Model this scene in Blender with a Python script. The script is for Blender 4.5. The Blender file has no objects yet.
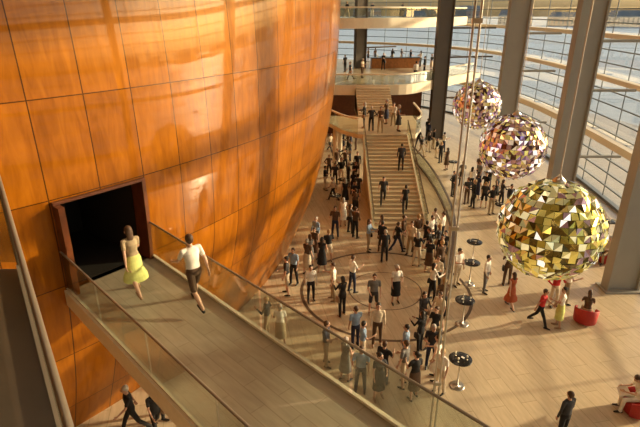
import bpy, math, random
import numpy as np
from mathutils import Vector, Matrix
rnd = random.Random(7)
D2R = math.pi/180
# ---------------------------------------------------------------- survey: eye height / pitch of the photograph
EYE = 11.5; PITCH = 22.1*D2R; FPX = 500.0
cp, sp = math.cos(PITCH), math.sin(PITCH)
def at(u, v, z=0.0):
    a=(u-320)/FPX; b=(v-213.5)/FPX
    t=(EYE-z)/(sp+b*cp)
    return (a*t, (cp-b*sp)*t, z)
bpy.context.scene.view_settings.view_transform='Standard'

# ---------------------------------------------------------------- materials
def newmat(name):
    m=bpy.data.materials.new(name); m.use_nodes=True
    nt=m.node_tree; return m, nt, nt.nodes['Principled BSDF']
def pmat(name, col, rough=.5, metal=0, noise=0.0, nscale=8.0, emit=0.0, coat=0.0, spec=.5):
    m,nt,p=newmat(name)
    p.inputs['Roughness'].default_value=rough; p.inputs['Metallic'].default_value=metal
    p.inputs['Specular IOR Level'].default_value=spec
    p.inputs['Coat Weight'].default_value=coat
    c=(col[0],col[1],col[2],1)
    if noise>0:
        tc=nt.nodes.new('ShaderNodeTexCoord'); n=nt.nodes.new('ShaderNodeTexNoise')
        n.inputs['Scale'].default_value=nscale; n.inputs['Detail'].default_value=4
        nt.links.new(tc.outputs['Object'],n.inputs['Vector'])
        r=nt.nodes.new('ShaderNodeValToRGB')
        r.color_ramp.elements[0].position=.3; r.color_ramp.elements[1].position=.7
        r.color_ramp.elements[0].color=tuple(x*(1-noise) for x in c[:3])+(1,)
        r.color_ramp.elements[1].color=tuple(min(1,x*(1+noise)) for x in c[:3])+(1,)
        nt.links.new(n.outputs['Fac'],r.inputs['Fac']); nt.links.new(r.outputs['Color'],p.inputs['Base Color'])
    else: p.inputs['Base Color'].default_value=c
    if emit>0:
        p.inputs['Emission Color'].default_value=c; p.inputs['Emission Strength'].default_value=emit
    return m
def glassmat(name, tint=(.93,.96,.95), refl=.08):
    m=bpy.data.materials.new(name); m.use_nodes=True; nt=m.node_tree; nt.nodes.clear()
    o=nt.nodes.new('ShaderNodeOutputMaterial'); t=nt.nodes.new('ShaderNodeBsdfTransparent'); g=nt.nodes.new('ShaderNodeBsdfGlossy')
    t.inputs['Color'].default_value=tint+(1,); g.inputs['Roughness'].default_value=.02
    mx=nt.nodes.new('ShaderNodeMixShader'); lw=nt.nodes.new('ShaderNodeLayerWeight'); lw.inputs['Blend'].default_value=.25
    ml=nt.nodes.new('ShaderNodeMath'); ml.operation='MULTIPLY_ADD'; ml.inputs[1].default_value=.35; ml.inputs[2].default_value=refl*.4
    nt.links.new(lw.outputs['Facing'],ml.inputs[0]); nt.links.new(ml.outputs[0],mx.inputs[0])
    nt.links.new(t.outputs[0],mx.inputs[1]); nt.links.new(g.outputs[0],mx.inputs[2]); nt.links.new(mx.outputs[0],o.inputs[0])
    return m
def woodshell():
    m,nt,p=newmat('maple_panel'); N=nt.nodes; L=nt.links
    uv=N.new('ShaderNodeUVMap'); sep=N.new('ShaderNodeSeparateXYZ'); L.new(uv.outputs[0],sep.inputs[0])
    def mth(op,a,b=None):
        n=N.new('ShaderNodeMath'); n.operation=op
        for i,x in enumerate((a,b)):
            if x is None: continue
            if isinstance(x,(int,float)): n.inputs[i].default_value=x
            else: L.new(x,n.inputs[i])
        return n.outputs[0]
    U,V=sep.outputs[0],sep.outputs[1]
    fu=mth('FRACT',U); fv=mth('FRACT',V)
    du=mth('MINIMUM',fu,mth('SUBTRACT',1,fu)); dv=mth('MINIMUM',fv,mth('SUBTRACT',1,fv))
    line=mth('MAXIMUM',mth('LESS_THAN',du,.012),mth('LESS_THAN',dv,.0055))
    cu=mth('FLOOR',U); cv=mth('FLOOR',V)
    cmb=N.new('ShaderNodeCombineXYZ'); L.new(cu,cmb.inputs[0]); L.new(cv,cmb.inputs[1])
    wn=N.new('ShaderNodeTexWhiteNoise'); L.new(cmb.outputs[0],wn.inputs[0])
    gr=N.new('ShaderNodeMapping'); gr.inputs['Scale'].default_value=(3.4,1.1,1); L.new(uv.outputs[0],gr.inputs[0])
    vadd=N.new('ShaderNodeVectorMath'); vadd.operation='MULTIPLY_ADD'; L.new(wn.outputs['Color'],vadd.inputs[0]); vadd.inputs[1].default_value=(9,9,9); L.new(gr.outputs[0],vadd.inputs[2])
    nz=N.new('ShaderNodeTexNoise'); nz.inputs['Scale'].default_value=2.2; nz.inputs['Detail'].default_value=7; nz.inputs['Distortion'].default_value=.6; L.new(vadd.outputs[0],nz.inputs['Vector'])
    f=mth('ADD',mth('MULTIPLY',wn.outputs['Value'],.20),mth('MULTIPLY',nz.outputs['Fac'],.75))
    r=N.new('ShaderNodeValToRGB'); e=r.color_ramp.elements
    e[0].position=.25; e[0].color=(.20,.060,.002,1); e[1].position=.8; e[1].color=(.45,.160,.005,1)
    L.new(f,r.inputs['Fac'])
    mx=N.new('ShaderNodeMix'); mx.data_type='RGBA'; L.new(line,mx.inputs[0]); L.new(r.outputs[0],mx.inputs[6]); mx.inputs[7].default_value=(.06,.018,.003,1)
    L.new(mx.outputs[2],p.inputs['Base Color'])
    p.inputs['Roughness'].default_value=.33; p.inputs['Specular Tint'].default_value=(1,.62,.25,1); p.inputs['Specular IOR Level'].default_value=.3
    p.inputs['Coat Weight'].default_value=.45; p.inputs['Coat Roughness'].default_value=.04; p.inputs['Coat Tint'].default_value=(1,.88,.66,1)
    return m
def stone(name, c1,c2, mortar, bw, bh, rot=0, rough=.35, ms=.012):
    m,nt,p=newmat(name); N=nt.nodes; L=nt.links
    tc=N.new('ShaderNodeTexCoord'); mp=N.new('ShaderNodeMapping'); mp.inputs['Rotation'].default_value=(0,0,rot); L.new(tc.outputs['Object'],mp.inputs[0])
    b=N.new('ShaderNodeTexBrick'); b.inputs['Scale'].default_value=1; b.inputs['Brick Width'].default_value=bw; b.inputs['Row Height'].default_value=bh
    b.inputs['Mortar Size'].default_value=ms; b.inputs['Color1'].default_value=c1+(1,); b.inputs['Color2'].default_value=c2+(1,); b.inputs['Mortar'].default_value=mortar+(1,)
    L.new(mp.outputs[0],b.inputs['Vector'])
    n=N.new('ShaderNodeTexNoise'); n.inputs['Scale'].default_value=1.7; n.inputs['Detail'].default_value=8
    mp2=N.new('ShaderNodeMapping'); mp2.inputs['Scale'].default_value=(1,6,1); L.new(mp.outputs[0],mp2.inputs[0]); L.new(mp2.outputs[0],n.inputs['Vector'])
    mx=N.new('ShaderNodeMix'); mx.data_type='RGBA'; mx.blend_type='MULTIPLY'; mx.inputs[0].default_value=.45
    r=N.new('ShaderNodeValToRGB'); r.color_ramp.elements[0].position=.3; r.color_ramp.elements[0].color=(.6,.58,.55,1); r.color_ramp.elements[1].position=.7
    L.new(n.outputs['Fac'],r.inputs[0]); L.new(b.outputs['Color'],mx.inputs[6]); L.new(r.outputs[0],mx.inputs[7]); L.new(mx.outputs[2],p.inputs['Base Color'])
    p.inputs['Roughness'].default_value=rough
    return m
SHELL=woodshell()
FLOOR=stone('jura_stone_floor',(.67,.56,.39),(.61,.51,.36),(.44,.36,.24),2.4,.55,rot=78*D2R,rough=.24,ms=.009)
BRFL=stone('bridge_stone',(.46,.40,.30),(.41,.36,.27),(.29,.25,.18),1.2,.30,rot=46.1*D2R,ms=.006)
STEP=pmat('stair_stone',(.60,.49,.33),.5,noise=.08,nscale=2)
NOSE=pmat('stair_nosing',(.40,.31,.20),.6)
CREAM=pmat('cream_paint',(.76,.68,.53),.45,noise=.04)
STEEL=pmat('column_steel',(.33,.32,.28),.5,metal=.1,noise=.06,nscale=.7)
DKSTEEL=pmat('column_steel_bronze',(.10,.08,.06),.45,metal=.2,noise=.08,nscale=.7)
TUBE=pmat('facade_tube',(.17,.20,.22),.5,metal=.2)
CHROME=pmat('brushed_steel',(.62,.58,.52),.28,metal=1)
RAILM=pmat('near_rail_steel',(.30,.26,.21),.45,metal=.5)
DKMETAL=pmat('dark_handrail',(.14,.10,.07),.35,metal=.6)
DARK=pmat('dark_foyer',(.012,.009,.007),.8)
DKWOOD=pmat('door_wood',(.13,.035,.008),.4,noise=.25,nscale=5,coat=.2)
BLACK=pmat('table_black',(.012,.012,.014),.25)
REDUP=pmat('red_upholstery',(.40,.02,.016),.6,noise=.12,nscale=14)
PLAST=pmat('ceiling_plaster',(.56,.46,.34),.8,noise=.04)
WALLM=pmat('wall_plaster',(.30,.21,.12),.7,noise=.06,nscale=1.5)
GLASS=glassmat('facade_glass',(.95,.96,.97),.10)
RGLASS=glassmat('rail_glass',(.88,.92,.88),.26)
INLAY=pmat('floor_inlay',(.10,.065,.04),.4)
QUAY=stone('quay_paving',(.46,.46,.45),(.42,.42,.41),(.35,.35,.34),3,3,rough=.8)
PAPER=pmat('paper',(.85,.84,.8),.7)
DRINK=pmat('drink_glass',(.8,.75,.6),.1)
OAK=pmat('bar_wood',(.48,.20,.06),.4,noise=.2,nscale=4)
# ---------------------------------------------------------------- mesh builder
class MB:
    def __init__(s): s.v=[]; s.f=[]; s.m=[]; s.mats=[]; s.sm=[]
    def mi(s,mat):
        if mat not in s.mats: s.mats.append(mat)
        return s.mats.index(mat)
    def add(s,vs,fs,mat,smooth=False):
        o=len(s.v); s.v+= [tuple(x) for x in vs]; k=s.mi(mat)
        for f in fs: s.f.append([i+o for i in f]); s.m.append(k); s.sm.append(smooth)
    def box(s,c,d,mat,rot=0,bev=0):
        x,y,z=d[0]/2,d[1]/2,d[2]/2; R=Matrix.Rotation(rot,3,'Z'); C=Vector(c)
        vs=[C+R@Vector((sx*x,sy*y,sz*z)) for sz in(-1,1) for sx,sy in((-1,-1),(1,-1),(1,1),(-1,1))]
        s.add(vs,[(3,2,1,0),(4,5,6,7),(0,1,5,4),(1,2,6,5),(2,3,7,6),(3,0,4,7)],mat)
    def hexa(s,P,mat): s.add(P,[(3,2,1,0),(4,5,6,7),(0,1,5,4),(1,2,6,5),(2,3,7,6),(3,0,4,7)],mat)
    def lathe(s,prof,mat,c=(0,0,0),n=28,smooth=True):
        vs=[];fs=[]
        for r,z in prof:
            for i in range(n):
                a=2*math.pi*i/n; vs.append((c[0]+r*math.cos(a),c[1]+r*math.sin(a),c[2]+z))
        for k in range(len(prof)-1):
            for i in range(n):
                j=(i+1)%n; fs.append((k*n+i,k*n+j,(k+1)*n+j,(k+1)*n+i))
        fs.append(tuple(reversed(range(n)))); fs.append(tuple((len(prof)-1)*n+i for i in range(n)))
        s.add(vs,fs,mat,smooth)
    def rod(s,p0,p1,r,mat,n=10):
        p0=Vector(p0);p1=Vector(p1);d=(p1-p0).normalized(); u=d.orthogonal().normalized(); w=d.cross(u)
        vs=[p+(u*math.cos(2*math.pi*i/n)+w*math.sin(2*math.pi*i/n))*r for p in(p0,p1) for i in range(n)]
        s.add(vs,[(i,(i+1)%n,n+(i+1)%n,n+i) for i in range(n)],mat,True)
        s.add(vs,[tuple(reversed(range(n))),tuple(range(n,2*n))],mat)
    def sweep(s,pts,w,z0,z1,mat,off=0):
        n=len(pts); vs=[]
        for i,p in enumerate(pts):
            a=Vector(pts[max(0,i-1)][:2]); b=Vector(pts[min(n-1,i+1)][:2]); t=(b-a).normalized(); nn=Vector((-t.y,t.x))
            q=Vector(p[:2])
            lo=q+nn*(off-w/2); hi=q+nn*(off+w/2)
            a0=z0[i] if isinstance(z0,list) else z0; a1=z1[i] if isinstance(z1,list) else z1
            vs+=[(lo.x,lo.y,a0),(hi.x,hi.y,a0),(hi.x,hi.y,a1),(lo.x,lo.y,a1)]
        fs=[(3,2,1,0),tuple(4*(n-1)+k for k in range(4))]
        for i in range(n-1):
            for k in range(4): fs.append((4*i+k,4*i+(k+1)%4,4*i+4+(k+1)%4,4*i+4+k))
        s.add(vs,fs,mat)
    def prism(s,poly,z0,z1,mat,side=None):
        n=len(poly); vs=[(p[0],p[1],z0) for p in poly]+[(p[0],p[1],z1) for p in poly]
        s.add(vs,[tuple(reversed(range(n))),tuple(range(n,2*n))],mat)
        s.add(vs,[(i,(i+1)%n,n+(i+1)%n,n+i) for i in range(n)],side or mat)
    def mesh(s,name):
        me=bpy.data.meshes.new(name); me.from_pydata(s.v,[],s.f)
        for m in s.mats: me.materials.append(m)
        me.polygons.foreach_set('material_index',s.m); me.polygons.foreach_set('use_smooth',s.sm)
        me.update(); return me
    def build(s,name,loc=(0,0,0),rz=0):
        return put(name,s.mesh(name),loc,rz)
def put(name,me,loc=(0,0,0),rz=0):
    o=bpy.data.objects.new(name,me); bpy.context.scene.collection.objects.link(o)
    o.location=loc; o.rotation_euler=(0,0,rz); return o
def spline(pts,k=8):
    out=[]; n=len(pts)
    for i in range(n-1):
        p=[Vector(pts[max(0,min(n-1,j))]) for j in (i-1,i,i+1,i+2)]
        for q in range(k):
            t=q/k
            out.append(tuple(.5*((2*p[1])+(-p[0]+p[2])*t+(2*p[0]-5*p[1]+4*p[2]-p[3])*t*t+(-p[0]+3*p[1]-3*p[2]+p[3])*t**3)))
    out.append(tuple(pts[-1])); return out

# ---------------------------------------------------------------- wood shell of the auditorium
CX,CY=-25.0,27.0
prof=[(0,23.6),(2.6,24.7),(6,25.5),(9.6,25.9),(13,26.0),(19,25.7)]
def R(z,th=0):
    zs=[p[0] for p in prof]; rs=[p[1] for p in prof]
    w=min(1,max(0,(-12-th)/22)); w=w*w*(3-2*w)
    ex=-w*max(0,z-5)*.105
    if z<=0: return rs[0]
    for i in range(len(zs)-1):
        if z<=zs[i+1]:
            t=(z-zs[i])/(zs[i+1]-zs[i])
            m0=(rs[min(i+1,5)]-rs[max(i-1,0)])/(zs[min(i+1,5)]-zs[max(i-1,0)]); m1=(rs[min(i+2,5)]-rs[i])/(zs[min(i+2,5)]-zs[i]); h=zs[i+1]-zs[i]
            return ex+(2*t**3-3*t*t+1)*rs[i]+(t**3-2*t*t+t)*h*m0+(-2*t**3+3*t*t)*rs[i+1]+(t**3-t*t)*h*m1
    return rs[-1]+ex
def pol(th,z,dr=0):
    r=R(z,th)+dr; return (CX+r*math.cos(th*D2R),CY+r*math.sin(th*D2R),z)
T0,T1=-41.0,-36.4; ZB,ZT=5.35,7.55
ths=sorted(set([round(-85+.5*i,3) for i in range(250)]+[T0,T1])); zs=sorted(set([round(.3*i,3) for i in range(64)]+[ZB,ZT]))
vs=[pol(t,z) for z in zs for t in ths]; fs=[]; W=len(ths)
for i in range(len(zs)-1):
    for j in range(W-1):
        tm=(ths[j]+ths[j+1])/2; zm=(zs[i]+zs[i+1])/2
        if T0<tm<T1 and ZB<zm<ZT: continue
        fs.append((i*W+j,i*W+j+1,(i+1)*W+j+1,(i+1)*W+j))
me=bpy.data.meshes.new('wall_auditorium'); me.from_pydata(vs,[],fs); me.materials.append(SHELL)
uvl=me.uv_layers.new(name='UVMap')
for li,l in enumerate(me.loops):
    vi=l.vertex_index; t=ths[vi%W]; z=zs[vi//W]
    uvl.data[li].uv=((t-T1-.3)*D2R*25.4/1.17,(z-ZT-.11)/2.15)
me.polygons.foreach_set('use_smooth',[True]*len(me.polygons)); me.update()
put('wall_auditorium',me)
def pbox(mb,t0,t1,z0,z1,d0,d1,mat,nz=6):
    for k in range(nz):
        a=z0+(z1-z0)*k/nz; b=z0+(z1-z0)*(k+1)/nz
        mb.hexa([pol(t0,a,d0),pol(t0,a,d1),pol(t1,a,d1),pol(t1,a,d0),pol(t0,b,d0),pol(t0,b,d1),pol(t1,b,d1),pol(t1,b,d0)],mat)
mb=MB()
pbox(mb,T0-.30,T0,ZB,ZT,-.4,.34,DKWOOD); pbox(mb,T1,T1+.22,ZB,ZT,-.4,.10,DKWOOD); pbox(mb,T0-.30,T1+.22,ZT,ZT+.07,-.4,.10,DKWOOD,1)
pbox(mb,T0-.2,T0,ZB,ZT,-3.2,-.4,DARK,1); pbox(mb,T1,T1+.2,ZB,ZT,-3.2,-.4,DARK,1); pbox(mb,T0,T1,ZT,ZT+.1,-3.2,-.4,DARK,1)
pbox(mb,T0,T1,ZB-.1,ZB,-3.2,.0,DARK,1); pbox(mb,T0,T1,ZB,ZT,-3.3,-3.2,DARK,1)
a=Vector(pol(T0+.1,ZB,.05)); b=Vector(pol(T0+.9,ZB,-1.05)); dd=(b-a); L_=dd.length
mb.box(((a+b)/2+Vector((0,0,1.08))),(L_,.06,2.12),DKWOOD,math.atan2(dd.y,dd.x))
mb.rod((b.x+.05,b.y+.05,ZB+.9),(b.x+.05,b.y+.05,ZB+1.3),.02,CHROME)
mb.build('door_1')

# ---------------------------------------------------------------- facade plan curve
FP=spline([(11,-9),(13.6,2),(15.8,12),(17.4,20),(18.4,28),(19.2,38),(19.0,49),(16.6,59),(11,67),(2.5,72.5),(-8,74.5),(-22,74)],6)
ZC=19
poly=list(FP)+[(-34,74),(-34,-9)]
m=MB(); m.prism(poly,-.3,0,FLOOR); m.build('floor')
m=MB(); m.prism(poly,ZC,ZC+.4,PLAST); m.build('ceiling')
m=MB(); m.sweep(FP,5.0,ZC,ZC+.4,PLAST,off=-2.5); m.build('roof_overhang')
m=MB(); m.box((-11.5,-9.2,9.5),(45,.4,19),WALLM); m.build('wall_back')
m=MB(); m.box((-34.2,32.5,9.5),(.4,83,19),WALLM); m.build('wall_left')
m=MB(); m.sweep(FP,.04,0,ZC,GLASS); m.build('window_1')
m=MB()
z=.9
while z<ZC:
    m.sweep(FP,.08,z,z+.07,TUBE,off=.12); z+=.82
for i in range(0,len(FP),2):
    p=FP[i]; m.rod((p[0],p[1],0),(p[0],p[1],ZC),.035,TUBE,6)
m.sweep(FP,.3,0,.18,TUBE,off=.05)
m.build('facade_frame')
m=MB()
for zb,h in((3.7,.42),(7.4,.28),(9.9,.28),(13.2,.4)):
    m.sweep(FP,.45,zb,zb+h,CREAM,off=.75)
    for i in range(1,len(FP)-1,3):
        p=Vector(FP[i][:2]); q=Vector(FP[i+1][:2]); t=(q-p).normalized(); nn=Vector((-t.y,t.x)); e=p+nn*.6
        m.rod((p.x,p.y,zb+h/2),(e.x,e.y,zb+h/2),.06,TUBE,6)
m.build('facade_ring_beam')
cols=[(12.2,10.5,0),(13.35,19.4,0),(13.75,27.2,0),(13.5,36.5,0),(11.1,47.5,.2),(4.6,60,.5),(-3,66,.7)]
for i,(x,y,r) in enumerate(cols):
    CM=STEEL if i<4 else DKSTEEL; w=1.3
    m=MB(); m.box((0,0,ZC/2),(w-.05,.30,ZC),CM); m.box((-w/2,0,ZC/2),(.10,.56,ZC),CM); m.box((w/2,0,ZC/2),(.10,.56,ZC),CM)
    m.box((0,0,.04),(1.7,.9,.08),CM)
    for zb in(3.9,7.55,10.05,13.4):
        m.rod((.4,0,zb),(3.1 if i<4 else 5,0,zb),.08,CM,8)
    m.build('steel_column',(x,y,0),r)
# ---------------------------------------------------------------- outside
m=MB(); m.sweep([p for p in FP],16,-.5,-.12,QUAY,off=-8.2); m.build('ground_quay')
wm,nt,p=newmat('harbour_water'); p.inputs['Base Color'].default_value=(.38,.45,.50,1); p.inputs['Roughness'].default_value=.45
tc=nt.nodes.new('ShaderNodeTexCoord'); nz=nt.nodes.new('ShaderNodeTexNoise'); nz.inputs['Scale'].default_value=.35; nz.inputs['Detail'].default_value=6
bp=nt.nodes.new('ShaderNodeBump'); bp.inputs['Strength'].default_value=.4; bp.inputs['Distance'].default_value=.6
nt.links.new(tc.outputs['Object'],nz.inputs['Vector']); nt.links.new(nz.outputs['Fac'],bp.inputs['Height']); nt.links.new(bp.outputs[0],p.inputs['Normal'])
m=MB(); m.box((0,0,-1.6),(2400,2400,.2),wm); m.build('ground_harbour_water')
BC=[pmat('brick_far',(.34,.24,.19),.9,noise=.2,nscale=.1),pmat('stucco_far',(.50,.45,.38),.9,noise=.15,nscale=.1),pmat('slate_roof',(.2,.21,.22),.8)]
WIN=pmat('far_window',(.13,.14,.15),.3)
for k in range(26):
    m=MB(); w=rnd.uniform(20,36); h=rnd.uniform(7,13); d=14; bm=BC[k%2]
    m.box((0,0,h/2-1.5),(w,d,h),bm)
    m.add([(-w/2,-d/2,h-1.5),(w/2,-d/2,h-1.5),(w/2,d/2,h-1.5),(-w/2,d/2,h-1.5),(-w/2+2,0,h+3),(w/2-2,0,h+3)],[(0,1,5,4),(1,2,5),(2,3,4,5),(3,0,4)],BC[2])
    for r_ in range(3):
        for c_ in range(int(w/3.5)):
            m.box((-w/2+2.2+c_*3.5,-d/2-.02,1.2+r_*(h-3)/3),(1.3,.1,1.5),WIN)
    az=(-25+k*5.0)*D2R
    rr=520
    m.build('quayside_building',(rr*math.sin(az),rr*math.cos(az),0),-az)
# ---------------------------------------------------------------- bridge
dB=Vector((1,-1.04,0)).normalized()
Rr0=Vector((1.2,6.1,ZB)); Lr0=Vector((-1.95,6.1,ZB))
Re=Rr0-dB*8.45; Le=Lr0-dB*5.95
far=14.0
R1=Rr0+dB*far; L1=Lr0+dB*far
s0=Vector(pol(T1,ZB,-.05)); s1=Vector(pol(T0,ZB,-.05)); sm_=Vector(pol((T0+T1)/2,ZB,-.02))
def slab(mb,L0,R0,La,Ra,z0,z1,top,side):
    P=[(L0.x,L0.y,z0),(R0.x,R0.y,z0),(Ra.x,Ra.y,z0),(La.x,La.y,z0),(L0.x,L0.y,z1),(R0.x,R0.y,z1),(Ra.x,Ra.y,z1),(La.x,La.y,z1)]
    mb.add(P,[(4,5,6,7)],top); mb.add(P,[(3,2,1,0),(0,1,5,4),(1,2,6,5),(2,3,7,6),(3,0,4,7)],side)
m=MB()
slab(m,Le,Re,L1,R1,ZB-.32,ZB,BRFL,CREAM)
m.prism([s1[:2],(Le.x,Le.y),(Re.x,Re.y),s0[:2],sm_[:2]],ZB-.30,ZB-.001,BRFL,DKMETAL)
m.sweep([Le,L1],.08,ZB-.36,ZB+.05,CREAM,off=-.04); m.sweep([Re,R1],.08,ZB-.36,ZB+.05,CREAM,off=.04)
br=m.build('footbridge')
for A,B in((Le,L1),(Re,R1)):
    m=MB(); n=9
    for i in range(n):
        p=A.lerp(B,i/n+.002); q=A.lerp(B,(i+1)/n-.002); m.sweep([p,q],.02,ZB+.06,ZB+1.03,RGLASS)
    m.rod((A.x,A.y,ZB+1.06),(B.x,B.y,ZB+1.06),.024,RAILM)
    m.sweep([A,B],.05,ZB+.05,ZB+.09,CREAM)
    m.build('glass_balustrade')
m=MB()
for o in(-.035,.035):
    m.rod((1.66+o,5.66,ZB-.3),(1.66+o,5.66,ZC),.013,CHROME)
for zz in(6.6,9,11.4,13.8): m.box((1.66,5.66,zz),(.11,.04,.05),CHROME)
m.build('suspension_rod')
za=10.7
m=MB()
pa=Vector((-.30,.47,za)); pd=Vector((-2.3,3.4,za))
m.rod(pa,pd,.010,RAILM,12)
m.sweep([pa,pd],.012,9.72,za-.02,RGLASS)
m.sweep([pa,pd],.05,9.66,9.70,RAILM)
m.rod((pd.x,pd.y,9.66),(pd.x,pd.y,za),.018,RAILM); m.rod(pd,(-5,3.4,za),.018,RAILM,12); m.sweep([pd,(-5,3.4,0)],.012,9.72,za-.02,RGLASS)
m.build('glass_balustrade')
m=MB(); m.prism([(-.30,.47),(-2.3,3.4),(-5,3.4),(-5,.47)],9.35,9.66,pmat('balcony_floor_stone',(.09,.065,.042),.4,noise=.15,nscale=3)); m.build('balcony_floor')

# ---------------------------------------------------------------- grand stair
m=MB(); X0,X1=3.05,5.95; n=24; YS=25.7; rise=3.6/n; run=(34.0-YS)/n
for i in range(n):
    zt=(i+1)*rise; ya=YS+i*run
    m.box(((X0+X1)/2,(ya+34.0)/2,zt-rise/2),(X1-X0,34.0-ya,rise),STEP)
    m.box(((X0+X1)/2,ya+.02,zt-.010),(X1-X0,.04,.024),NOSE)
land=[(2.6,34),(6.6,34),(7.3,36),(7.5,40.5),(.3,40.5),(.6,38),(1.6,35.4)]
m.prism(land,3.3,3.6,STEP,CREAM)
n2=11
for i in range(n2):
    zt=3.6+(i+1)*(ZB-3.6)/n2; ya=40.0+i*.345
    m.box(((X0+X1)/2,(ya+44.3)/2,zt-.2),(X1-X0,44.3-ya,.4),STEP); m.box(((X0+X1)/2,ya+.02,zt-.010),(X1-X0,.04,.024),NOSE)
for x,y_ in((1.6,39.5),(6.8,39.5),(1.2,38)): m.lathe([(.2,0),(.2,3.3)],CREAM,(x,y_,0),16)
m.build('grand_staircase')
for xx in (X0-.05,X1+.05):
    m=MB(); pts=[(xx,YS),(xx,(YS+34)/2),(xx,34)]; zz=[.15,1.9,3.65]
    m.sweep(pts,.02,[z-.1 for z in zz],[z+.9 for z in zz],RGLASS)
    m.sweep(pts,.06,[z+.9 for z in zz],[z+.95 for z in zz],DKMETAL)
    m.sweep(pts,.12,[max(0,z-.35) for z in zz],[z+.05 for z in zz],CREAM)
    m.build('stair_railing')
m=MB(); pts=spline([(2.6,34,0),(1.6,35.4,0),(.6,38,0),(.3,40.5,0),(.2,44.2,0)],5)
m.sweep(pts,.02,3.6,4.6,RGLASS); m.sweep(pts,.12,4.6,4.7,CREAM); m.build('landing_railing')
m=MB(); pts=spline([(6.6,34,0),(7.3,36,0),(7.5,40.4,0)],5)
m.sweep(pts,.02,3.6,4.6,RGLASS); m.sweep(pts,.12,4.6,4.7,CREAM); m.build('landing_railing')
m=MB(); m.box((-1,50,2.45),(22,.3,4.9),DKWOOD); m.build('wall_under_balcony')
pts=spline([Vector(at(412,158)),Vector(at(428,178)),Vector(at(442,203)),Vector(at(452,232)),Vector(at(451,262)),Vector(at(445,290))],8)
SCR=[(p[0],p[1]) for p in pts]
m=MB(); m.sweep(pts,.03,0.05,1.0,RGLASS); m.sweep(pts,.12,1.0,1.06,DKMETAL); m.sweep(pts,.12,0,.10,INLAY); m.build('curved_glass_screen')
def ring(name,c,r,w,a0=0,a1=360):
    m=MB(); k=72; vs=[];fs=[]
    for i in range(k+1):
        a=(a0+(a1-a0)*i/k)*D2R
        for q in(r-w/2,r+w/2): vs.append((c[0]+q*math.cos(a),c[1]+q*math.sin(a),.006))
    for i in range(k): fs.append((2*i,2*i+1,2*i+3,2*i+2))
    m.add(vs,fs,INLAY); m.build(name)
c=at(385,290); ring('floor_inlay_ring',c,3.7,.13); ring('floor_inlay_ring',c,1.6,.05)
# ---------------------------------------------------------------- far balconies
def balc(z,edge,name):
    pts=spline(edge,6)
    m=MB(); P=[(p[0],p[1]) for p in pts]
    back=[(q[0]-.6,q[1]-.9) for q in FP if q[1]>P[-1][1]+1 and q[0]>-20]
    m.prism(P+back+[(-20,73),(-20,P[0][1])],z-.45,z,FLOOR,CREAM); m.build('balcony_slab')
    m=MB(); m.sweep(pts,.02,z,z+1.0,RGLASS,off=.08); m.sweep(pts,.14,z+1.0,z+1.12,CREAM,off=.08); m.sweep(pts,.16,z-.65,z+.20,CREAM,off=-.05); m.build('balcony_railing')
balc(ZB,[(-4,44.3,0),(0,44.2,0),(6.8,44.3,0),(9.5,46.5,0),(12.5,50,0),(16,54,0)],'a')
balc(10.7,[(-4,46,0),(2,45.6,0),(7,47.5,0),(11.5,52,0),(15.8,58,0)],'b')
m=MB(); m.box((0,0,.55),(5.5,.9,1.1),OAK); m.box((0,0,1.13),(5.8,1.1,.06),BLACK)
for i in range(5): m.lathe([(.05,0),(.06,.25),(.02,.32),(.02,.4)],DRINK,(-2+i*.9,.1,1.16),8)
m.build('bar_counter',(8.6,60,ZB),.1)

# ---------------------------------------------------------------- tiled glass ball lamps (plain stand-ins)
def lampset(tag,pal):
    return [pmat(tag+'_tile_%d'%i,c,r,metal=me,emit=e) for i,(c,r,e,me) in enumerate(pal)]
GOLD=lampset('gold',[((.88,.74,.18),.10,.22,.8),((.50,.42,.08),.10,.08,.9),((.98,.90,.50),.08,.5,.5),((.17,.13,.04),.2,0,.8),((1,.97,.84),.05,.9,.3),((.52,.34,.36),.10,.10,.9),((.74,.72,.34),.10,.2,.8)])
PINK=lampset('rose',[((.80,.60,.32),.10,.16,.8),((.54,.34,.36),.10,.08,.9),((.92,.80,.62),.08,.35,.5),((.14,.08,.08),.2,0,.8),((1,.95,.90),.05,.9,.3),((.54,.36,.62),.10,.16,.9),((.82,.70,.22),.10,.22,.8)])
def lamp(loc,rad,mats,seed,wt):
    rr=random.Random(seed); m=MB(); N=22
    for i in range(N):
        p0=math.pi*(i+.02)/N; p1=math.pi*(i+.98)/N; M=max(5,int(round(2*N*math.sin(math.pi*(i+.5)/N)*1.0))); o_=rr.random()
        for j in range(M):
            g=.03; t0=2*math.pi*(j+g+o_)/M; t1=2*math.pi*(j+1-g+o_)/M
            def P(ph,th,s=1.0): return Vector((math.sin(ph)*math.cos(th),math.sin(ph)*math.sin(th),math.cos(ph)))*rad*s
            q=[P(p0,t0,rr.uniform(.965,1.035)),P(p1,t0,rr.uniform(.965,1.035)),P(p1,t1,rr.uniform(.965,1.035)),P(p0,t1,rr.uniform(.965,1.035))]
            A=rr.choices(mats,wt)[0]; B=A if rr.random()<.25 else rr.choices(mats,wt)[0]
            if rr.random()<.5: m.add([q[0],q[1],q[2]],[(0,1,2)],A); m.add([q[0],q[2],q[3]],[(0,1,2)],B)
            else: m.add([q[1],q[2],q[3]],[(0,1,2)],A); m.add([q[0],q[1],q[3]],[(0,1,2)],B)
    core=[(rad*.9*math.sin(a*math.pi/12)+.001,rad*.9*math.cos(a*math.pi/12)) for a in range(12,-1,-1)]
    m.lathe(core,mats[3],n=24)
    m.lathe([(.18,rad*.98),(.2,rad*1.03),(.08,rad*1.1),(.03,rad*1.15)],CHROME,n=16)
    m.rod((0,0,rad*1.1),(0,0,ZC-loc[2]),.018,CHROME,6)
    m.build('tiled_glass_pendant_lamp',loc)
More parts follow.
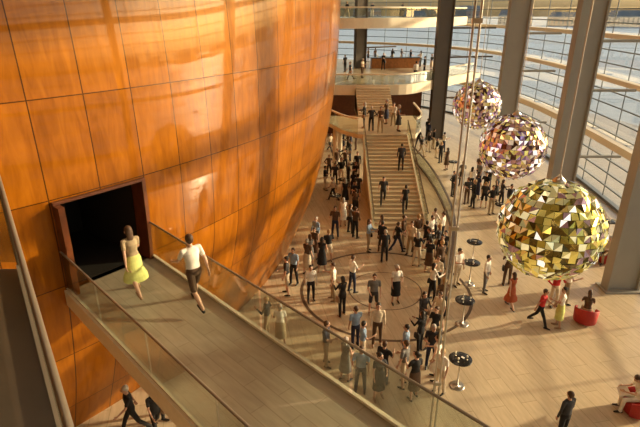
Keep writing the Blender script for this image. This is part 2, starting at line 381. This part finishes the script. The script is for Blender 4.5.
lamp((6.9,13.72,5.42),1.5,GOLD,1,[5,3.5,2.5,2.5,1,1.8,3.5]); lamp((9.0,22.85,5.58),1.5,PINK,2,[4,3,2,3,1.2,2.2,3]); lamp((9.8,31.5,6.0),1.46,PINK,3,[4,3,2,3,1,2.2,3])

# ---------------------------------------------------------------- people
SK=pmat('skin',(.62,.38,.27),.55); SK2=pmat('skin_tan',(.48,.28,.19),.55)
HAIRS=[pmat('hair_brown',(.07,.035,.018),.6),pmat('hair_dark',(.02,.014,.01),.6),pmat('hair_blond',(.42,.27,.12),.6),pmat('hair_grey',(.38,.36,.33),.7)]
EYEM=pmat('eye',(.02,.02,.02),.2); LIP=pmat('lips',(.45,.14,.12),.5); SHOE=pmat('shoe_black',(.015,.012,.01),.4); SHOE2=pmat('shoe_tan',(.32,.2,.12),.5)
CL={k:pmat('cloth_'+k,c,.85,noise=.12,nscale=9) for k,c in dict(black=(.012,.012,.014),navy=(.018,.025,.06),white=(.80,.77,.70),cream=(.66,.56,.42),grey=(.16,.155,.15),blue=(.25,.36,.52),red=(.55,.03,.03),khaki=(.36,.28,.17),brown=(.10,.055,.03),lime=(.62,.66,.22),rust=(.42,.10,.04),pink=(.6,.30,.28),char=(.04,.04,.045)).items()}
def human(name,**k):
    g=dict(fem=False,lean=0,legs=((4,3),(-3,4)),splay=4,arms=((5,9,15,8),(5,9,15,8)),sleeve='short',bottom='trousers',hair='short',head=(0,0),vox=.014,child=1.0,heels=False)
    g.update(k); fem=g['fem']; pr=[]
    RT=Matrix.Rotation(g['lean']*D2R,3,'X')
    def cap(a,b,r0,r1,m): pr.append(('c',Vector(a),Vector(b),r0,r1,m))
    def ell(c,r,m,rot=None): pr.append(('e',Vector(c),Vector(r),rot or Matrix.Identity(3),m))
    def loft(o,rot,rings,m): pr.append(('l',Vector(o),rot,rings,m))
    I=Matrix.Identity(3)
    w=.92 if fem else 1
    if fem: tr=[(.04,.165,.115),(.12,.145,.105),(.2,.125,.092),(.3,.145,.115),(.37,.155,.135),(.44,.15,.11),(.5,.125,.08),(.54,.06,.055)]
    else: tr=[(-.02,.165,.115),(.08,.16,.115),(.2,.152,.11),(.32,.172,.12),(.41,.188,.125),(.48,.165,.1),(.53,.09,.07)]
    loft((0,0,0),RT,tr,2)
    loft((0,0,0),I,[(-.11,.11,.09),(-.05,.165,.115),(.02,.178 if fem else .168,.122),(.08,.158,.115)],3 if g['bottom']!='dress' else 2)
    sh=.165 if fem else .195
    cap(RT@Vector((-sh+.02,0,.475)),RT@Vector((sh-.02,0,.475)),.058,.058,2)
    cap(RT@Vector((0,.01,.5)),RT@Vector((0,-.005,.60)),.055,.05,0)
    HR=RT@Matrix.Rotation(g['head'][0]*D2R,3,'Z')@Matrix.Rotation(g['head'][1]*D2R,3,'X')
    H=RT@Vector((0,-.012,.565))
    def hd(x,y,z): return H+HR@Vector((x,y,z))
    ell(hd(0,.0,.135),(.074,.094,.105),0,HR); ell(hd(0,-.03,.075),(.052,.062,.065),0,HR)
    cap(hd(0,-.092,.135),hd(0,-.112,.105),.011,.016,0)
    for s in(-1,1):
        ell(hd(s*.077,.005,.115),(.012,.022,.034),0,HR); ell(hd(s*.031,-.088,.135),(.014,.009,.008),5,HR)
        cap(hd(s*.018,-.095,.158),hd(s*.045,-.086,.156),.006,.005,1)
    cap(hd(-.02,-.088,.073),hd(.02,-.088,.073),.008,.008,6)
    ell(hd(0,.022,.165),(.084,.096,.094),1,HR)
    if g['hair']=='long':
        ell(hd(0,.055,.10),(.088,.062,.13),1,HR); ell(hd(0,.07,-.0),(.08,.045,.11),1,HR)
    elif g['hair']=='bun': ell(hd(0,.125,.16),(.045,.045,.045),1,HR); ell(hd(0,.05,.12),(.08,.06,.09),1,HR)
    else: ell(hd(0,.045,.125),(.08,.062,.08),1,HR)
    for s,(h,kn) in zip((-1,1),g['legs']):
        hp=Vector((s*.09,0,-.03)); sx=math.sin(g['splay']*D2R)*s
        d1=Vector((sx,-math.sin(h*D2R),-math.cos(h*D2R))).normalized(); kp=hp+d1*.43
        d2=Vector((sx*.6,-math.sin((h-kn)*D2R),-math.cos((h-kn)*D2R))).normalized(); ap=kp+d2*.41
        b=g['bottom']
        if b=='trousers': cap(hp,kp,.088*w,.066,3); cap(kp,ap+d2*-.0,.064,.05,3); cap(kp+d2*.2,ap,.056,.052,3)
        elif b=='shorts': cap(hp,hp.lerp(kp,.85),.09,.078,3); cap(hp,kp,.075,.052,0); cap(kp,kp+d2*.14,.05,.056,0); cap(kp+d2*.14,ap,.056,.034,0)
        else: cap(hp,kp,.08,.05,0); cap(kp,kp+d2*.13,.047,.053,0); cap(kp+d2*.13,ap,.053,.031,0)
        pit=-(h-kn)*.5*D2R if kn>20 and h<10 else 0
        FR=Matrix.Rotation(-pit,3,'X')
        cap(ap+FR@Vector((0,.045,-.045)),ap+FR@Vector((0,-.06,-.045)),.036,.04,4); cap(ap+FR@Vector((0,-.05,-.05)),ap+FR@Vector((s*.012,-.165,-.06)),.042,.028,4)
    if g['bottom'] in('skirt','dress'):
        ln=g.get('slen',.50); fl=g.get('flare',.20)
        loft((0,g.get('sk_y',0),0),I,[(-ln,fl+.04,fl+.0),(-ln*.75,fl+.02,fl-.02),(-ln*.45,.20,.165),(-.1,.185,.14),(.02,.178,.125),(.12,.14,.105)],3 if g['bottom']=='skirt' else 2)
    for s,(f,o,e,i_) in zip((-1,1),g['arms']):
        S=RT@Vector((s*sh,0,.475))
        d1=Vector((s*math.sin(o*D2R),-math.sin(f*D2R)*math.cos(o*D2R),-math.cos(f*D2R)*math.cos(o*D2R))); E=S+d1*.285
        fo=(o-i_)*D2R; ff=(f+e)*D2R
        d2=Vector((s*math.sin(fo),-math.sin(ff)*math.cos(fo),-math.cos(ff)*math.cos(fo))); Wp=E+d2*.245
        q=.9 if fem else 1
        sl=g['sleeve']
        cap(S,E,.047*q,.037*q,2 if sl=='long' else 0)
        if sl=='short': cap(S,S.lerp(E,.6),.056*q,.052*q,2)
        if sl=='long': cap(E,E.lerp(Wp,.93),.042*q,.034*q,2); cap(E,Wp,.03,.024,0)
        else: cap(E,E.lerp(Wp,.3),.036*q,.037*q,0); cap(E.lerp(Wp,.3),Wp,.037*q,.024*q,0)
        side=d2.cross(Vector((s,0,0))).normalized()
        if side.length<.1: side=Vector((0,1,0))
        nrm=d2.cross(side).normalized()
        if nrm.x*s>0: nrm=-nrm
        pc=Wp+d2*.05
        M3=Matrix((side,nrm,d2)).transposed(); ell(pc,(.04,.017,.052),0,M3)
        fr=.0085 if g['vox']<.01 else .0105
        for kf,(off,ln) in enumerate(((-.029,.062),(-.010,.076),(.010,.080),(.029,.070))):
            b0=pc+side*off+d2*.038; b1=b0+d2*ln*.5+nrm*.008+side*off*.12; b2=b1+d2*ln*.42+nrm*.024
            cap(b0,b1,fr,fr*.95,0); cap(b1,b2,fr*.95,fr*.8,0)
        sg=1 if side.y<0 else -1
        t0=pc+side*sg*.03-d2*.02; t1=t0+side*sg*.026+d2*.034+nrm*.01; t2=t1+d2*.034+nrm*.012+side*sg*.004
        cap(t0,t1,fr*1.15,fr,0); cap(t1,t2,fr,fr*.85,0)
    if g.get('bag'):
        loft((sh+.06,0,-.12),I,[(-.12,.045,.13),(0,.05,.13),(.1,.04,.11)],4); cap((sh+.05,-.06,-.02),(sh*.6,-.05,.52),.009,.009,4); cap((sh+.05,.06,-.02),(sh*.6,.05,.52),.009,.009,4)
    mb=MB()
    for p in pr:
        if p[0]=='c':
            _,a,b,r0,r1,mm=p; d=(b-a); Ld=d.length; d=d.normalized() if Ld>1e-6 else Vector((0,0,1)); u=d.orthogonal().normalized(); v=d.cross(u); n=12; rings=[]
            for t in(-80,-55,-25,0): rings.append((a+d*r0*math.sin(t*D2R),r0*math.cos(t*D2R)))
            for t in(0,25,55,80): rings.append((b+d*r1*math.sin(t*D2R),r1*math.cos(t*D2R)))
            vs=[c_+(u*math.cos(2*math.pi*i/n)+v*math.sin(2*math.pi*i/n))*r_ for c_,r_ in rings for i in range(n)]
        elif p[0]=='e':
            _,c_,rv,rot,mm=p; n=16; rings=range(-80,81,20); vs=[]
            for t in rings:
                for i in range(n):
                    a_=2*math.pi*i/n; vs.append(c_+rot@Vector((rv.x*math.cos(t*D2R)*math.cos(a_),rv.y*math.cos(t*D2R)*math.sin(a_),rv.z*math.sin(t*D2R))))
            rings=list(rings)
        else:
            _,o_,rot,rg,mm=p; n=24; rings=rg; vs=[o_+rot@Vector((rx*math.cos(2*math.pi*i/n),ry*math.sin(2*math.pi*i/n),z_)) for z_,rx,ry in rg for i in range(n)]
        K=len(rings); fs=[(k*n+i,k*n+(i+1)%n,(k+1)*n+(i+1)%n,(k+1)*n+i) for k in range(K-1) for i in range(n)]
        fs+=[tuple(reversed(range(n))),tuple((K-1)*n+i for i in range(n))]
        mb.add(vs,fs,SK)
    me=mb.mesh('tmp'); o=bpy.data.objects.new('tmp',me); bpy.context.scene.collection.objects.link(o)
    r=o.modifiers.new('r','REMESH'); r.mode='VOXEL'; r.voxel_size=g['vox']
    s_=o.modifiers.new('s','SMOOTH'); s_.factor=.5; s_.iterations=2
    dg=bpy.context.evaluated_depsgraph_get(); dg.update()
    nm=bpy.data.meshes.new_from_object(o.evaluated_get(dg)); nm.name=name
    bpy.data.objects.remove(o)
    nv=len(nm.vertices); co=np.empty(nv*3); nm.vertices.foreach_get('co',co); co=co.reshape(-1,3)
    npoly=len(nm.polygons); ce=np.empty(npoly*3); nm.polygons.foreach_get('center',ce); ce=ce.reshape(-1,3)
    best=np.full(npoly,9.); mi=np.zeros(npoly,int)
    for p in pr:
        if p[0]=='c':
            _,a,b,r0,r1,mm=p; a=np.array(a);b=np.array(b);d=b-a; t=np.clip(((ce-a)@d)/max(d@d,1e-9),0,1); dist=np.linalg.norm(ce-(a+t[:,None]*d),axis=1)-(r0+(r1-r0)*t)
        elif p[0]=='e':
            _,c_,rv,rot,mm=p; q=(ce-np.array(c_))@np.array(rot); nq=np.linalg.norm(q/np.array(rv),axis=1); dist=(nq-1)*min(rv)
        else:
            _,o_,rot,rg,mm=p; q=(ce-np.array(o_))@np.array(rot); zz=np.array([x[0] for x in rg]); rx=np.interp(q[:,2],zz,[x[1] for x in rg]); ry=np.interp(q[:,2],zz,[x[2] for x in rg])
            nq=np.sqrt((q[:,0]/rx)**2+(q[:,1]/ry)**2); dist=np.maximum((nq-1)*np.minimum(rx,ry),np.maximum(zz[0]-q[:,2],q[:,2]-zz[-1]))
        dist=dist-(.002 if mm in(5,6,1) else 0)-(.006 if mm in(2,3) and p[0]!='c' else 0)
        k_=dist<best; best[k_]=dist[k_]; mi[k_]=mm
    nm.materials.clear()
    for q in(SK,HAIRS[0],CL['white'],CL['black'],SHOE,EYEM,LIP): nm.materials.append(q)
    nm.polygons.foreach_set('material_index',mi.tolist()); nm.polygons.foreach_set('use_smooth',[True]*npoly)
    co[:,2]-=co[:,2].min(); co*=g['child']; nm.vertices.foreach_set('co',co.ravel()); nm.update()
    return nm
V={}
V['ms1']=('standing_man',human('m1',arms=((5,9,18,10),(0,9,12,8)),sleeve='long'))
V['ms2']=('standing_man',human('m2',arms=((25,12,85,30),(2,9,12,8)),legs=((6,6),(-4,3)),head=(20,5)))
V['ms3']=('standing_man',human('m3',arms=((-20,30,70,60),(30,14,95,35)),legs=((2,2),(8,14)),sleeve='long',head=(-25,0)))
V['mw']=('walking_man',human('m4',arms=((-28,8,12,4),(26,8,30,8)),legs=((24,6),(-20,22)),lean=4))
V['msh']=('standing_man',human('m5',arms=((10,10,60,25),(4,10,15,8)),bottom='shorts',splay=6))
V['ws1']=('standing_woman',human('w1',fem=True,hair='long',bottom='dress',sleeve='none',arms=((15,8,70,25),(3,8,15,6)),slen=.52,flare=.2))
V['ws2']=('standing_woman',human('w2',fem=True,hair='bun',bottom='skirt',sleeve='short',arms=((5,9,20,8),(20,10,80,30)),slen=.56,flare=.17,head=(30,0)))
V['ws3']=('standing_woman',human('w3',fem=True,hair='long',bottom='trousers',sleeve='long',arms=((30,12,70,30),(28,12,75,30)),legs=((7,8),(-3,2)),bag=True))
V['ww']=('walking_woman',human('w4',fem=True,hair='long',bottom='dress',sleeve='none',arms=((22,9,25,8),(-22,9,12,4)),legs=((22,8),(-18,24)),slen=.5,flare=.26))
V['ww2']=('walking_woman',human('w5',fem=True,hair='bun',bottom='trousers',sleeve='short',arms=((22,9,25,8),(-22,9,12,4)),legs=((20,6),(-18,22)),bag=True))
V['sit']=('seated_woman',human('w6',fem=True,hair='long',bottom='trousers',sleeve='short',legs=((84,84),(80,74)),arms=((30,10,60,25),(30,10,60,25)),head=(0,28),lean=10))
V['sitm']=('seated_man',human('m6',legs=((86,82),(82,86)),arms=((35,10,65,25),(30,10,60,25)),head=(15,20),lean=-6,sleeve='long'))
V['hw']=('walking_woman',human('hw',fem=True,hair='long',bottom='skirt',sleeve='short',arms=((26,10,30,10),(-26,10,14,4)),legs=((24,8),(-20,28)),slen=.50,flare=.25,vox=.0085,lean=4))
V['hm']=('walking_man',human('hm',arms=((-30,9,18,4),(28,9,40,8)),legs=((26,6),(-22,30)),lean=5,vox=.0085,sleeve='short',bottom='shorts'))
def person(key,loc,face,top='white',bot='black',hair=0,skin=SK,shoe=SHOE,sc=1.0):
    nm,me=V[key]; rz=math.atan2(face[0],-face[1])
    o=put(nm,me,loc,rz); o.scale=(sc,sc,sc)
    for i,mt in((0,skin),(1,HAIRS[hair]),(2,CL[top]),(3,CL[bot]),(4,shoe)):
        o.material_slots[i].link='OBJECT'; o.material_slots[i].material=mt
    return o
placed=[]
TABLES=[(457,386),(462,324),(469,284),(472,262),(335,212),(343,195),(352,178),(339,164),(452,176),(499,222),(606,240)]
for u,v in TABLES: placed.append(at(u,v))
for u,v in((584,322),(633,412),(604,262),(571,246)): placed.append(at(u,v))
def blocked(p):
    x,y=p[0],p[1]
    d=math.hypot(x-CX,y-CY)
    if d<24.85: return True
    if 2.5<x<6.5 and 25.3<y<34.3: return True
    if any((q[0]-x)**2+(q[1]-y)**2<.16 for q in SCR): return True
    if any(abs(q[0]-x)<1 and abs(q[1]-y)<.7 for q in cols): return True
    return any((q[0]-x)**2+(q[1]-y)**2<.36 for q in placed)
def rp(u,v,z=0,key=None,top=None,bot=None,face=None,**k):
    if z==0 and 362<u<426 and v<248: v+=10
    p=at(u,v,z)
    if z==0:
        p0=p
        for tr in range(40):
            if not blocked(p): break
            s_=.35+.04*tr
            p=(p0[0]+rnd.uniform(-s_,s_)+.01*tr,p0[1]+rnd.uniform(-s_,s_),0)
        else: return
        placed.append(p)
    key=key or rnd.choice(['ms1','ms2','ms3','msh','ws1','ws2','ws3','ms1','ms2','mw','ww2','ws3'])
    top=top or rnd.choice(['black','black','navy','char','white','white','cream','grey','blue','brown','black','brown','char'])
    bot=bot or rnd.choice(['black','black','char','navy','khaki','black','brown','cream'])
    if face is None:
        a=rnd.uniform(0,6.283); face=(math.cos(a),math.sin(a))
    return person(key,p,face,top,bot,k.get('hair',rnd.choice([0,0,1,1,2,3])),rnd.choice([SK,SK2]),rnd.choice([SHOE,SHOE,SHOE2]),k.get('sc',rnd.uniform(.96,1.06)))
bd=(-.69,.72)
person('hw',(-4.25,10.15,ZB),bd,'khaki','lime',0,SK,SHOE2,1.0)
person('hm',(-2.75,9.62,ZB),bd,'white','brown',0,SK,SHOE,1.03)
rp(311,301,key='ms1',top='white',bot='black',face=(.3,-1)); rp(333,300,key='ms2',top='white',bot='khaki'); rp(342,316,key='ws3',top='black')
rp(352,292,key='ms2',top='white',bot='navy'); rp(373,313,key='msh',top='grey',bot='char',face=(0,-1)); rp(395,303,key='ws2',top='white',bot='black',face=(.2,-1))
rp(452,196,key='ms3',top='black',bot='black'); rp(462,284,key='ms2',top='white',bot='cream',face=(.5,-1)); rp(484,292,key='ms1',top='white',bot='grey',face=(.7,-.6))
rp(509,308,key='ww',top='rust',face=(-.4,1)); rp(506,285,key='ws3',top='brown',bot='brown')
rp(538,325,key='mw',top='red',bot='black',face=(.8,-.5)); rp(557,327,key='ws2',top='white',bot='lime',face=(-.7,.3)); rp(564,303,key='ms2',top='white',bot='khaki')
rp(552,306,key='ms3',top='red',bot='cream')
rp(560,440,key='ms1',top='char',bot='black',face=(-.4,1)); rp(397,252,key='ww2',top='black'); rp(388,250,key='ms1',top='black')
pts=[(325,190),(335,186),(345,172),(329,177),(350,196),(345,206),(355,216),(333,201),(350,161),(357,176),(341,183),(348,187),(360,200),(337,170),(361,186),(352,208),
(335,238),(368,241),(350,233),(357,236),(416,266),(428,272),(438,276),(425,252),(437,256),(441,243),(433,238),(410,245),
(322,272),(310,266),(298,262),(290,272),(302,246),(295,281),(282,292),(316,258),
(355,347),(362,362),(326,365),(403,386),(416,393),(430,367),(419,352),(433,347),(378,398),(360,392),(268,337),(281,346),(345,380),(404,366),
(483,208),(495,201),(466,204),(476,200),(470,192),(436,158),(428,152),(421,146),(440,163),(433,149),(478,186),(488,192),
(343,150),(338,143),(350,146),(330,152),(346,136),(356,150),(340,157),(334,160),(348,154),(431,300),(440,290),(384,262),(343,226),
(500,207),(508,213),(490,214),(472,206),(484,198),(461,186),(478,178),(516,220),(446,170),(426,140),(434,138),(443,152),(418,138),
(384,248),(427,262),(434,266),(421,250),(444,262),(414,256),(430,246),(437,330),(425,328),(441,318),(420,372),(409,378),(392,392),(370,348)]
for u,v in pts:
    if 320<u<362 and v<220 or 410<u<445: rp(u,v,top=rnd.choice(['black','black','char','navy','white','brown','black','cream']))
    else: rp(u,v)
for u,v in((371,131),(380,133),(393,126),(398,131),(386,124),(364,128)): rp(u,v,3.6)
for u,v in((368,62),(375,62),(383,70),(401,63),(410,65),(356,66),(420,67),(431,70),(345,72),(392,64),(424,74),(445,72),(350,80),(362,78),(415,82)): rp(u,v,ZB)
for u,v in((347,18),(372,17),(402,17)): rp(u,v,10.7)
for u,v in((147,410),(112,430),(158,434)): rp(u,v,top='black',bot='black')
for st,x,key,f in((3,4.9,'ww2',(0,1)),(5,3.7,'mw',(0,-1)),(13,5.1,'ms1',(0,1))):
    person(key,(x,YS+(st+.5)*run,(st+1)*rise),f,rnd.choice(['black','char','white']),'black',1)

# ---------------------------------------------------------------- furniture
def table_mesh():
    m=MB(); m.lathe([(.24,0),(.25,.012),(.2,.02),(.03,.035),(.028,1.05),(.06,1.07)],CHROME); m.lathe([(.36,1.07),(.375,1.08),(.375,1.10),(.36,1.11)],BLACK)
    for a in(.3,2.2,4.1):
        m.lathe([(.03,0),(.03,.004),(.005,.01),(.005,.07),(.03,.1),(.028,.16)],DRINK,(.2*math.cos(a),.2*math.sin(a),1.11),10)
    m.box((.02,-.1,1.114),(.1,.07,.008),PAPER,.4)
    return m.mesh('table')
TM=table_mesh()
for u,v in TABLES: put('standing_table',TM,at(u,v),rnd.uniform(0,6))
def tub():
    m=MB(); m.lathe([(.24,0),(.25,.03),(.33,.10),(.35,.36),(.33,.44),(.2,.46)],REDUP)
    k=26; vs=[];fs=[]
    for i in range(k+1):
        a=(-35+250*i/k)*D2R; e=math.sin(math.pi*i/k); h=.56+.18*e
        for r_,z_ in((.34,.08),(.42,.10),(.45,h-.02),(.42,h),(.38,h-.01),(.36,.4)): vs.append((r_*math.cos(a),r_*math.sin(a),z_))
    for i in range(k):
        for q in range(6): fs.append((6*i+q,6*i+(q+1)%6,6*i+6+(q+1)%6,6*i+6+q))
    fs+=[tuple(range(6)),tuple(reversed(range(6*k,6*k+6)))]
    m.add(vs,fs,REDUP,True); return m.mesh('tub_armchair')
TB=tub()
def seat(u,v,face,key,top,bot,hair):
    p=at(u,v); rz=math.atan2(face[0],-face[1]); put('tub_armchair',TB,p,rz)
    f=Vector((face[0],face[1],0)).normalized(); person(key,(p[0]-f.x*.05,p[1]-f.y*.05,.0),face,top,bot,hair)
    return p,f
seat(584,322,(.5,1),'sit','brown','khaki',0)
p,f=seat(633,412,(-1,.25),'sit','white','white',0)
m=MB(); m.box((0,0,0),(.42,.30,.012),PAPER); o=m.build('newspaper',(p[0]+f.x*.42,p[1]+f.y*.42,.74),math.atan2(f.y,f.x)+math.pi/2); o.rotation_euler[0]=.5
seat(604,262,(-.8,-.4),'sitm','cream','khaki',3)
seat(571,246,(.8,.2),'sit','rust','black',0)

# ---------------------------------------------------------------- light
sd=Vector((-1.0,-.20,-.29)).normalized()
L=bpy.data.lights.new('sun','SUN'); L.energy=8.0; L.color=(1,.76,.44); L.angle=.028
o=bpy.data.objects.new('sun',L); bpy.context.scene.collection.objects.link(o); o.rotation_euler=sd.to_track_quat('-Z','Y').to_euler()
for x,y in((2,6),(4,20),(5,34),(6,50),(-6,8)):
    A=bpy.data.lights.new('fill_light','AREA'); A.energy=130; A.size=4; A.color=(1,.78,.50)  # added fill to brighten the interior; stands for no particular ceiling fitting
    o=bpy.data.objects.new('fill_light',A); bpy.context.scene.collection.objects.link(o); o.location=(x,y,ZC-.1)
w=bpy.data.worlds.new('World'); bpy.context.scene.world=w; w.use_nodes=True; nt=w.node_tree
sk=nt.nodes.new('ShaderNodeTexSky'); sk.sky_type='NISHITA'; sk.sun_disc=False; sk.sun_elevation=14*D2R; sk.sun_rotation=math.atan2(1,.22); sk.dust_density=3
tn=nt.nodes.new('ShaderNodeMix'); tn.data_type='RGBA'; tn.blend_type='MULTIPLY'; tn.inputs[0].default_value=1; tn.inputs[7].default_value=(1,.95,.86,1)
nt.links.new(sk.outputs[0],tn.inputs[6])
nt.links.new(tn.outputs[2],nt.nodes['Background'].inputs[0]); nt.nodes['Background'].inputs[1].default_value=.30
# ---------------------------------------------------------------- camera
c=bpy.data.cameras.new('camera'); c.lens=36*FPX/640; c.sensor_width=36; c.clip_end=3000; c.clip_start=.05
o=bpy.data.objects.new('camera',c); bpy.context.scene.collection.objects.link(o); o.location=(0,0,EYE); o.rotation_euler=(math.pi/2-PITCH,0,0)
bpy.context.scene.camera=o
